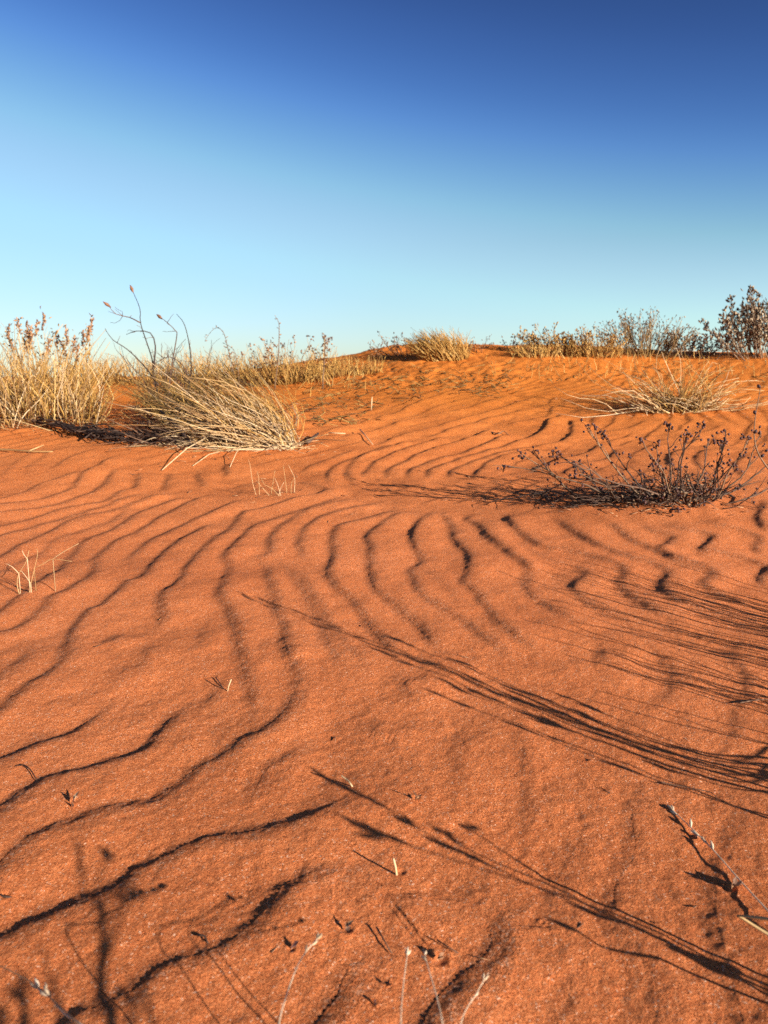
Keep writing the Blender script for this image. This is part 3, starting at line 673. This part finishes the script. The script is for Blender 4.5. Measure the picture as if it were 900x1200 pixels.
# straw tuft below the crest at right
g = G(800, 480)
T3 = thing('grass_clump', 'spreading straw tuft on the open slope at right, above the berried shrub', 'grass clump', g, 'grass clumps on the dune')
mb = MB()
for k in range(120):
    b = gpoint(g[0] + random.gauss(-.04, .12), g[1] + random.gauss(0, .08))
    a = random.choice((-1, -1, -1, 1, 1)) * random.uniform(.0, 1.6)
    d = np.array([a, random.gauss(0, .35), random.uniform(.25, 1.0)])
    mb.tube(above(blade(b, d, random.uniform(.2, .68) * (1.1 if abs(a) > .8 else .9), (a * .12 + random.gauss(0, .15), random.gauss(0, .1), -.22 * random.random()), 6, .08)), .0040 * random.uniform(.7, 1.2), .0015, 3, random.uniform(.3, 1))
mb.build('blades', M['straw'], T3, 'stuff')
mb = MB()
for k in range(150):
    b = gpoint(g[0] + random.gauss(-.02, .12), g[1] + random.gauss(0, .08)); a = random.gauss(-.1, .7)
    mb.tube(above(blade(b, (a, random.gauss(0, .35), random.uniform(.35, 1.0)), random.uniform(.15, .5), (a * .15 + random.gauss(0, .15), random.gauss(0, .1), -.25 * random.random()), 6, .07)), .0034, .0014, 3, random.random())
mb.build('golden_blades', M['gold'], T3, 'stuff')
mb = MB()
for k in range(30):
    b = gpoint(g[0] + random.uniform(-.1, .12), g[1] + random.gauss(0, .06)); a = random.uniform(-1, 1.4)
    mb.tube(above(blade(b, (a, random.gauss(0, .3), random.uniform(.1, .8)), random.uniform(.2, .5), (0, 0, -.1), 6, .07)), .004, .0018, 3, random.random())
mb.build('dark_stems', M['olive'], T3)

# ------------------------------------------------------------------ berried shrub, right middle
g = G(815, 588)
B1 = thing('berried_shrub', 'low sprawling leafless shrub with dark seed pods on the right middle sand', 'shrub', g)
pods = MB(); tw = MB()
yb = g[1]
def podfn(p, d):
    d = d / (np.linalg.norm(d) + 1e-9)
    for _ in range(random.choice((1, 1, 2, 3))):
        dd = d + .9 * np.array([random.gauss(0, 1) for _ in range(3)])
        pods.pod(p + np.array([random.gauss(0, .006) for _ in range(3)]), dd, random.uniform(.009, .014), random.uniform(.0038, .006), None, 5)
def podcluster(p, k, s=.018):
    for _ in range(k):
        q = p + np.array([random.gauss(0, s), random.gauss(0, s), random.gauss(0, s * .8)])
        pods.pod(q, [random.gauss(0, 1), random.gauss(0, 1), random.gauss(.5, 1)], random.uniform(.010, .015), random.uniform(.0042, .0062), None, 5)
        tw.tube([p - [0, 0, .02], (p + q) / 2, q], .0011, .0008, 3)
BR = [((680,587),(612,532),7), ((690,585),(625,527),4), ((715,588),(650,529),5), ((720,586),(590,548),6), ((760,585),(690,500),3), ((770,586),(707,510),6), ((775,584),(648,536),5),
      ((790,586),(752,512),4), ((785,584),(769,520),6), ((795,584),(785,500),10), ((800,584),(803,512),7), ((790,580),(823,495),5), ((815,584),(832,517),7), ((820,584),(850,503),2),
      ((830,586),(842,520),4), ((835,586),(876,515),4), ((840,586),(893,508),3), ((842,588),(912,535),3), ((850,586),(930,548),2), ((762,588),(668,560),5), ((740,588),(678,545),6), ((820,588),(860,545),4), ((805,588),(770,548),4)]
for (a, b, k) in BR:
    p0 = G(*a) - [0, 0, .01]; p0[1] += random.gauss(0, .03); tip = at(b[0], b[1], yb + random.uniform(-.16, .2))
    mb = MB()
    pts = branchy(p0, tip, .0041, mb, 1, podfn if random.random() < .75 else None, 5, .09, .36, random.random() * .8)
    podcluster(pts[-1], k, .013)
    mb.build('branch', M['grey'] if random.random() < .4 else M['dark'], B1)
for k in range(105):
    p0 = G(random.triangular(690, 870, 810), random.uniform(572, 597)); a = random.uniform(0, 6.28)
    tip = p0 + np.array([math.cos(a) * random.uniform(.03, .16), math.sin(a) * .1, random.uniform(0, .13)])
    branchy(p0, tip, .0024, tw, 1, podfn if random.random() < .25 else None, 2, .2, .7)
for k in range(55):   # prostrate stems
    xs = random.uniform(640, 800); p0 = G(xs, random.uniform(575, 596)); tip = G(xs - random.uniform(20, 90), random.uniform(574, 599)) + [0, 0, random.uniform(.005, .04)]
    branchy(p0, tip, .0022, tw, 1, None, 2, .1, .4)
tw.build('twigs', M['dark'], B1, 'stuff'); pods.build('seed_pods', M['berry'], B1, 'stuff')
mb = MB()
for k in range(170):
    p0 = G(random.triangular(720, 850, 800), random.uniform(575, 598)); mb.leaf(p0 + [0, 0, random.uniform(0, .07)], [random.gauss(0, 1), random.gauss(0, 1), random.gauss(0, .6)], random.uniform(.015, .035), .009)
mb.build('dry_leaves', M['grey'], B1, 'stuff')
b = G(905, 600); q = smooth_line([at(908, 560, b[1]), at(888, 530, b[1]), at(884, 500, b[1]), at(891, 455, b[1])], .02)
S2 = thing('dry_stalk', 'single tall thin stalk with dark buds at the right edge beside the berried shrub', 'stalk', (q[0][0], q[0][1], gz(q[0][0], q[0][1])), 'dry stalks above the grass')
q = [np.array([q[0][0] + .03, q[0][1], gz(q[0][0], q[0][1]) - .01])] + list(q)
m_ = MB(); m_.tube(q, .003, .0014, 4, .6); m_.build('stem', M['grey'], S2)
for i in (5, 9, 12, 16, 20):
    if i < len(q): m_ = MB(); m_.pod(q[i], [random.gauss(0, 1), 0, 1], .018, .007, None, 5); m_.build('bud', M['berry'], S2)

# ------------------------------------------------------------------ small sprigs and twigs on the sand
def sprig(label, specs, mat, base, name='dry_sprig', r=.0016):
    t = thing(name, label, 'sprig', base, 'dry sprigs standing in the sand')
    for pl, y in specs:
        m_ = MB(); q = smooth_line([at(a, b, y) for a, b in pl], .012); q = np.vstack([[q[0][0], q[0][1], min(q[0][2], gz(q[0][0], q[0][1]) - .01)], q])
        m_.tube(q, r, r * .5, 4, random.uniform(.5, 1)); m_.build('stem', mat, t)
    return t
g = G(312, 580); y0 = g[1]
sprig('little tuft of bleached stems on sand below the swept tussock', [([(300,580),(296,565),(293,545),(291,538)], y0), ([(304,578),(303,560),(301,552)], y0), ([(315,580),(306,570),(300,563)], y0), ([(328,582),(318,572),(310,568),(306,560)], y0 - .02),
      ([(330,584),(326,570),(322,560)], y0 - .02), ([(318,576),(320,565),(322,552)], y0), ([(336,574),(334,560),(332,545)], y0 + .03), ([(345,574),(345,560),(338,545)], y0 + .03), ([(326,583),(329,572),(333,565)], y0 - .02), ([(341,575),(342,565),(346,560)], y0 + .02)], M['straw'], g, r=.0013)
g = G(28, 697); y0 = g[1]
sprig('forked dry sprig with side shoots standing at the left edge of the sand', [([(24,701),(20,685),(22,672),(30,660),(34,645)], y0), ([(33,700),(36,685),(40,668),(44,650),(43,643)], y0), ([(40,666),(52,660),(62,655),(84,658)], y0 + .01), ([(62,655),(72,648),(92,637)], y0 + .02),
      ([(36,684),(30,675),(24,668)], y0), ([(22,672),(14,664),(6,660)], y0), ([(32,655),(28,650),(26,645)], y0)], M['straw'], g, r=.0011)
def twig(label, pix, lift, r, mat='dark', name='twig', tint=None):
    o = MB(); pts = [G(x, y) + [0, 0, h] for (x, y), h in zip(pix, lift)]
    o.tube(smooth_line(pts, .008) if len(pts) > 2 else pts, r, r * .55, 5, tint if tint is not None else random.random())
    tag(o.build(name, M[mat]), label, 'twig', 'dry twigs lying on the sand')
def peg(label, px, py, tx, ty, r, mat='straw'):
    b = G(px, py); q = at(tx, ty, b[1]); o = MB(); o.tube([b - [0, 0, .01], (b + q) / 2, q], r, r * .8, 5, .85)
    return tag(o.build('twig', M[mat]), label, 'twig', 'dry twigs lying on the sand')
peg('short pale peg upright in the sand with a long thin shadow', 466, 1026, 461, 1006, .0016)
peg('small pale splinter leaning out of the sand left of centre', 265, 811, 271, 796, .0014)
twig('tiny dark twig touching the leaning pale splinter', [(253, 796), (265, 812)], (.004, .001), .0011)
twig('thin curved twig lying on sand above the curled husk', [(15, 902), (27, 901), (36, 907), (43, 916)], (.004, .007, .007, .003), .0013)
peg('short dark splinter at the upper end of the long thin stem shadows', 417, 921, 400, 909, .0013, 'straw')
twig('straight dark needle on the sand left of the middle foreground stems', [(441, 1090), (459, 1119)], (.004, .002), .0011)
twig('thin dark needle above the middle foreground stems', [(512, 1106), (537, 1120)], (.005, .003), .001)
twig('fine bent twig half buried above the pale seed stem at right', [(770, 919), (805, 927), (833, 933), (840, 936)], (.004, .006, .006, .0), .0011)
twig('short dark stub by the right edge on shaded sand', [(866, 826), (885, 824), (900, 822)], (.004, .006, .004), .0016)
twig('tiny crumb of bark at the left edge of the foreground', [(0, 1050), (5, 1056), (14, 1055)], (.003, .006, .004), .0016)
twig('tiny dark crumb of bark below the curved twig', [(232, 1099), (240, 1101), (244, 1107)], (.003, .004, .001), .0015)
twig('pale straw lying below the crest left of centre', [(422, 509), (437, 523)], (.03, .01), .004, 'straw', tint=.9)
peg('short pale straw upright on the orange slope below the crest', 435, 480, 436, 465, .005)
twig('long pale straw lying right of the swept tussock', [(385, 511), (405, 512)], (.02, .02), .004, 'straw', tint=.9)
twig('dark chip of wood at the root of the swept tussock', [(360, 523), (373, 514)], (.02, .03), .014)
twig('thin twig fallen across the rippled slope left of the berried shrub', [(575, 508), (584, 512), (590, 509), (597, 513)], (.01, .02, .02, .01), .004, 'grey')
def chip(label, px, py, s, mat='husk', up=.5):
    g = G(px, py); o = MB(); d = np.array([.6, .3, .35])
    for k in range(3): o.leaf(g + [0.001 * k, 0, .002 + .002 * k], d + np.array([random.gauss(0, .5), random.gauss(0, .5), random.uniform(0, up)]), s * random.uniform(.7, 1.1), s * .55, random.random())
    tag(o.build('husk', M[mat], smooth=False), label, 'husk', 'dry husks on the sand')
chip('curled pale husk with a dark hollow on the left foreground sand', 84, 944, .015)
chip('small husk standing on the sand in the centre foreground', 486, 938, .011, 'seed')
chip('folded brown husk by the pale seed stem at right', 858, 1044, .015, 'seed')
chip('little dark husk left of the middle foreground stems', 453, 1160, .007, 'berry')
chip('flat dark husk nearest the bottom middle edge', 438, 1180, .007, 'berry')
chip('brown husk in the scrape beside the straight needle', 404, 1092, .010, 'seed')
chip('brown husk in the scrape above the middle foreground stems', 512, 1128, .010, 'seed')
chip('round dark husk beside the blurred seed stem', 341, 1114, .008, 'berry')

# litter of twigs on the rough ground below the crest
mb = MB()
for k in range(520):
    band = random.random()
    if band < .5: px, py = random.uniform(375, 600), random.gauss(452, 9)
    elif band < .8: px, py = random.uniform(350, 900), random.uniform(424, 450)
    else: px, py = random.uniform(355, 440), random.uniform(455, 500)
    b = G(px, max(420, py)); a = random.uniform(0, 6.28)
    if b[1] > 12: continue
    mb.tube(above(blade(b + [0, 0, .005], (math.cos(a), math.sin(a), random.uniform(0, .9)), random.uniform(.04, .16), (0, 0, -.3), 4, .06)), .0045, .002, 3, random.random())
lit = mb.build('twig_litter', M['olive'], None, 'stuff'); lit['label'] = 'scattered dry twigs and stubble on the rough slope under the crest'
mb = MB()
for k in range(420):          # crumbs of stem and leaf blown about the feet of the plants
    px, py, sx, sy = random.choice(((60, 506, 60, 5), (280, 532, 70, 6), (790, 484, 60, 5), (790, 597, 80, 7), (160, 508, 40, 12), (640, 470, 120, 18), (300, 560, 120, 30)) if k > 22 else ((450, 900, 300, 180),))
    b = G(random.gauss(px, sx), max(430, random.gauss(py, sy))); a = random.uniform(0, 6.28); k_ = .35 + .65 * min(1, b[1] / 5)
    mb.tube([b + [0, 0, .002], b + np.array([math.cos(a), math.sin(a), random.uniform(0, .35)]) * random.uniform(.01, .05) * k_ + [0, 0, .002]], .0024 * k_, .0014 * k_, 3, random.random())
lit = mb.build('plant_litter', M['seed'], None, 'stuff'); lit['label'] = 'small brown crumbs of stem and leaf strewn on the sand'
mb = MB()
for k in range(170):
    px, py = (random.uniform(340, 440), random.gauss(446, 6)) if k < 70 else (random.uniform(560, 900), random.uniform(418, 445))
    b = G(px, max(419, py))
    if b[1] > 12: continue
    mb.tube(blade(b - [0, 0, .01], (random.gauss(0, .3), random.gauss(0, .3), 1), random.uniform(.06, .2), (0, 0, -.1), 4, .04), .0045, .002, 3, random.random())
lit = mb.build('grass_stubble', M['gold'], None, 'stuff'); lit['label'] = 'thin yellow stubble along the crest'

# ------------------------------------------------------------------ seed stems close to the camera
def seed_stem(label, pts, r, spikes, pod_len, mat='husk', base=None, name='seed_stem'):
    q = smooth_line(pts, .01); nv = len(q)
    if base is not None: q = smooth_line([base, np.asarray(base) * .5 + q[0] * .5 + [0, 0, .004]] + list(pts), .01)
    b0 = q[0]
    t = thing(name, label, 'grass stem', b0, 'dry seed stems close to the camera')
    m_ = MB(); m_.tube(q, r, r * .55, 6, .7); m_.build('stem', M[mat], t)
    for (u_, sx, sz) in spikes:
        i = min(len(q) - 2, len(q) - nv + int(nv * u_)); d = q[i + 1] - q[i]; d = d / np.linalg.norm(d)
        dd = d + np.array([sx, 0, sz])
        m_ = MB(); m_.pod(q[i], dd, pod_len * random.uniform(.8, 1.2), pod_len * .14, random.random(), 6); m_.build('spikelet', M[mat], t)
def root_of(p, k=1.4): x, y = (p[0] + (p[0] - p[1]) * k)[:2]; return np.array([x, y, gz(x, y) - .01])
def base_under(p, off=(0, 0)): x, y = p[0] + off[0], p[1] + off[1]; return np.array([x, y, gz(x, y) - .01])
def low(px, py, k): return EYEP + (G(px, py) - EYEP) * k
p = [low(915, 1085, .984), low(870, 1035, .986), low(830, 990, .989), low(785, 946, .992)]
seed_stem('pale seed stem with plump husks reaching in from the right edge', p, .0012, [(.99,-.1,.1),(.94,.3,.1),(.88,-.2,-.1),(.76,.5,.4),(.66,.3,-.2),(.60,-.2,.2),(.55,.3,.3),(.7,-.3,.0)], .016, base=root_of(p))
p = [low(326, 1212, 0.830), low(333, 1175, 0.845), low(352, 1125, 0.860), low(377, 1094, 0.875)]
seed_stem('blurred pale seed stem leaning right at the bottom edge', p, 0.0009, [(.99,0,.1),(.95,-.3,.1),(.90,.3,.1),(.85,-.3,.1),(.8,.4,.1),(.75,-.3,.2)], .010, base=root_of(p))
p = [low(469, 1214, 0.830), low(472, 1160, 0.852), low(478, 1112, 0.875)]
seed_stem('upright pale stem with a dark knobbed head at the bottom middle', p, 0.0008, [(.99,0,.3),(.95,-.3,.1),(.9,.4,.1)], .009, base=root_of(p))
p = [low(520, 1214, 0.830), low(512, 1170, 0.845), low(502, 1135, 0.860), low(496, 1112, 0.875)]
seed_stem('pale stem bending left with a few beads at the bottom middle', p, 0.0008, [(.97,.3,.1),(.8,-.4,.1)], .009, base=root_of(p))
p = [low(538, 1214, 0.830), low(545, 1185, 0.845), low(556, 1168, 0.860), low(572, 1140, 0.875)]
seed_stem('short faint stem at the bottom edge right of the middle pair', p, 0.0007, [(.97,.3,.1),(.8,-.3,.2),(.65,.3,.2)], .008, base=root_of(p))
p = [low(105, 1214, 0.830), low(75, 1188, 0.845), low(58, 1168, 0.860), low(40, 1156, 0.875)]
seed_stem('pale stem with a frayed white seed head at the bottom left corner', p, 0.0010, [(.7,0,.5),(.75,.5,.2),(.82,-.4,.4),(.88,.2,.5),(.65,-.4,.2),(.78,.0,-.3)], .013, base=root_of(p))
p = [low(98, 1214, 0.830), low(66, 1176, 0.845), low(35, 1150, 0.860), low(-8, 1128, 0.875)]
seed_stem('thin brown stalk crossing the bottom left corner', p, 0.0008, [(.4,.3,.3)], .008, 'seed', base=root_of(p))

# ------------------------------------------------------------------ plants just outside the frame on the right, whose shadows cross the sand
def cast(px, py, h):
    """point h metres above ground level whose sun shadow falls where (px, py) is seen"""
    g = G(px, py); return g + SUN * (h / SUN[2])
def shade_stem(mb, pix, h_tip, h_low, r, heads, base, mbh, hs=.012):
    hs_ = np.linspace(h_low, h_tip, len(pix)); pts = [cast(px, py, h) for (px, py), h in zip(pix, hs_)]
    q = smooth_line(pts, .02); b0 = np.array([base[0], base[1], gz(*base) - .01])
    q = np.vstack([[b0 + (q[0] - b0) * t for t in np.linspace(0, .9, 5)], q]); mb.tube(q, r, r * .5, 5, .7)
    for (u_, k) in heads:
        i = min(len(q) - 2, int(u_ * len(q))); d = q[i + 1] - q[i]; d /= np.linalg.norm(d)
        for _ in range(k): mbh.pod(q[i] + d * random.gauss(0, .008), d + .25 * np.array([random.gauss(0, 1) for _ in range(3)]), hs * random.uniform(.8, 1.5), hs * .2, None, 5)
gB = G(900, 940)
bB = (.86, .80)
t = thing('seeding_grass', 'tall seeding grass standing off to the right whose long shadow crosses the sand', 'grass', (bB[0], bB[1], gz(*bB)), 'grasses beside the camera')
ms, mh = MB(), MB()
LB = lambda x, o: 940 + (x - 900) * .392 + o
for k in range(19):
    o_ = random.uniform(-36, 20); xt = random.uniform(470, 820)
    if k < 8: o_, xt = ((-3, 285), (2, 300), (6, 435), (27, 525), (24, 590), (-14, 450), (-22, 520), (-6, 340))[k]
    px = [(905, 922 + o_ * 1.5), ((900 + xt) / 2 + 60, LB((900 + xt) / 2 + 60, o_ * .9 + random.gauss(0, 2))), (xt, LB(xt, o_ + random.gauss(0, 2)))]
    ht = .10 + .28 * (900 - xt) / 600
    shade_stem(ms, px, ht, .07, .0026 if k < 8 else .0021, [(.99, 2), (.94, 1), (.84, 1)], (bB[0] + random.gauss(0, .02), bB[1] + random.gauss(0, .02)), mh, .022)
ms.build('stems', M['straw'], t, 'stuff'); mh.build('seed_heads', M['husk'], t, 'stuff')
bC = (.60, .47)
t = thing('seeding_grass', 'slender grass off to the lower right casting thin stem shadows over the foreground', 'grass', (bC[0], bC[1], gz(*bC)), 'grasses beside the camera')
ms, mh = MB(), MB()
for pix, ht, heads in (([(900,1170),(780,1105),(640,1045),(480,965),(365,900)], .27, [(.98,2),(.93,2),(.85,2),(.74,2),(.62,2),(.5,2),(.38,2)]), ([(900,1160),(760,1090),(660,1050),(570,1020),(405,966)], .24, [(.98,2),(.92,2)]),
                       ([(870,1150),(740,1088),(640,1035),(560,1002),(505,965)], .22, [(.97,2),(.85,1)]), ([(760,1120),(700,1108),(655,1082)], .14, [(.96,1)]), ([(900,1158),(860,1140),(820,1122)], .10, [(.95,1)]), ([(640,1030),(600,1005),(545,968)], .22, [(.97,2)])):
    shade_stem(ms, pix, ht, .06, .0020, heads, (bC[0] + random.gauss(0, .01), bC[1] + random.gauss(0, .01)), mh, .022)
ms.build('stems', M['straw'], t, 'stuff'); mh.build('seed_heads', M['husk'], t, 'stuff')
# a dense wiry tussock beyond it
bA = (1.55, 1.22)
t = thing('wiry_tussock', 'wiry tussock outside the right edge streaking the sand with fine shadows', 'grass', (bA[0], bA[1], gz(*bA)), 'grasses beside the camera')
mb = MB()
for k in range(165):
    u_ = random.random() ** 1.5
    b = gpoint(1.50 - .34 * u_ + random.gauss(0, .07), 1.44 - .62 * u_ + random.gauss(0, .05)); d = np.array([random.gauss(-.15, .2), random.gauss(.1, .2), 1])
    mb.tube(blade(b, d, random.uniform(.16, .50) * (1 - .3 * u_), (-.1, 0, -.1), 6, .06), .0031, .0014, 3, random.random())
mb.build('blades', M['straw'], t, 'stuff')
# a leaning weed near the viewer
bD = (.50, .10)
t = thing('leaning_weed', 'weed beside the camera whose soft shadow falls on the lower left sand', 'weed', (bD[0], bD[1], gz(*bD)), 'grasses beside the camera')
ms, mh = MB(), MB()
for pix, hl, ht, r, heads in (([(122,1215),(116,1150),(110,1090),(100,1050),(84,985)], .19, .285, .0022, []), ([(118,1215),(114,1160),(111,1100),(105,1065)], .19, .285, .0019, []), ([(126,1215),(118,1170),(114,1120)], .19, .285, .0019, []), ([(124,1215),(118,1140),(128,1080),(136,1045)], .19, .285, .0014, [(.98,2),(.9,1)]), ([(120,1210),(112,1100),(112,1040),(120,1000)], .19, .285, .0010, [(.99,1),(.90,1)]),
                              ([(78,1215),(62,1165),(40,1105)], .19, .285, .0013, []), ([(30,1215),(24,1180),(20,1152)], .19, .285, .0022, [(.97,2)]), ([(2,1210),(-4,1175)], .19, .285, .0022, [(.95,1)]), ([(172,1215),(160,1165),(146,1130)], .19, .285, .0013, []),
                              ([(140,1215),(143,1185),(150,1165)], .19, .285, .0014, [(.9,1)])):
    shade_stem(ms, pix, ht, hl, r * 1.9, heads, (bD[0] + random.gauss(0, .03), bD[1] + random.gauss(0, .03)), mh, .022)
ms.build('stems', M['olive'], t, 'stuff'); mh.build('seed_heads', M['seed'], t, 'stuff')
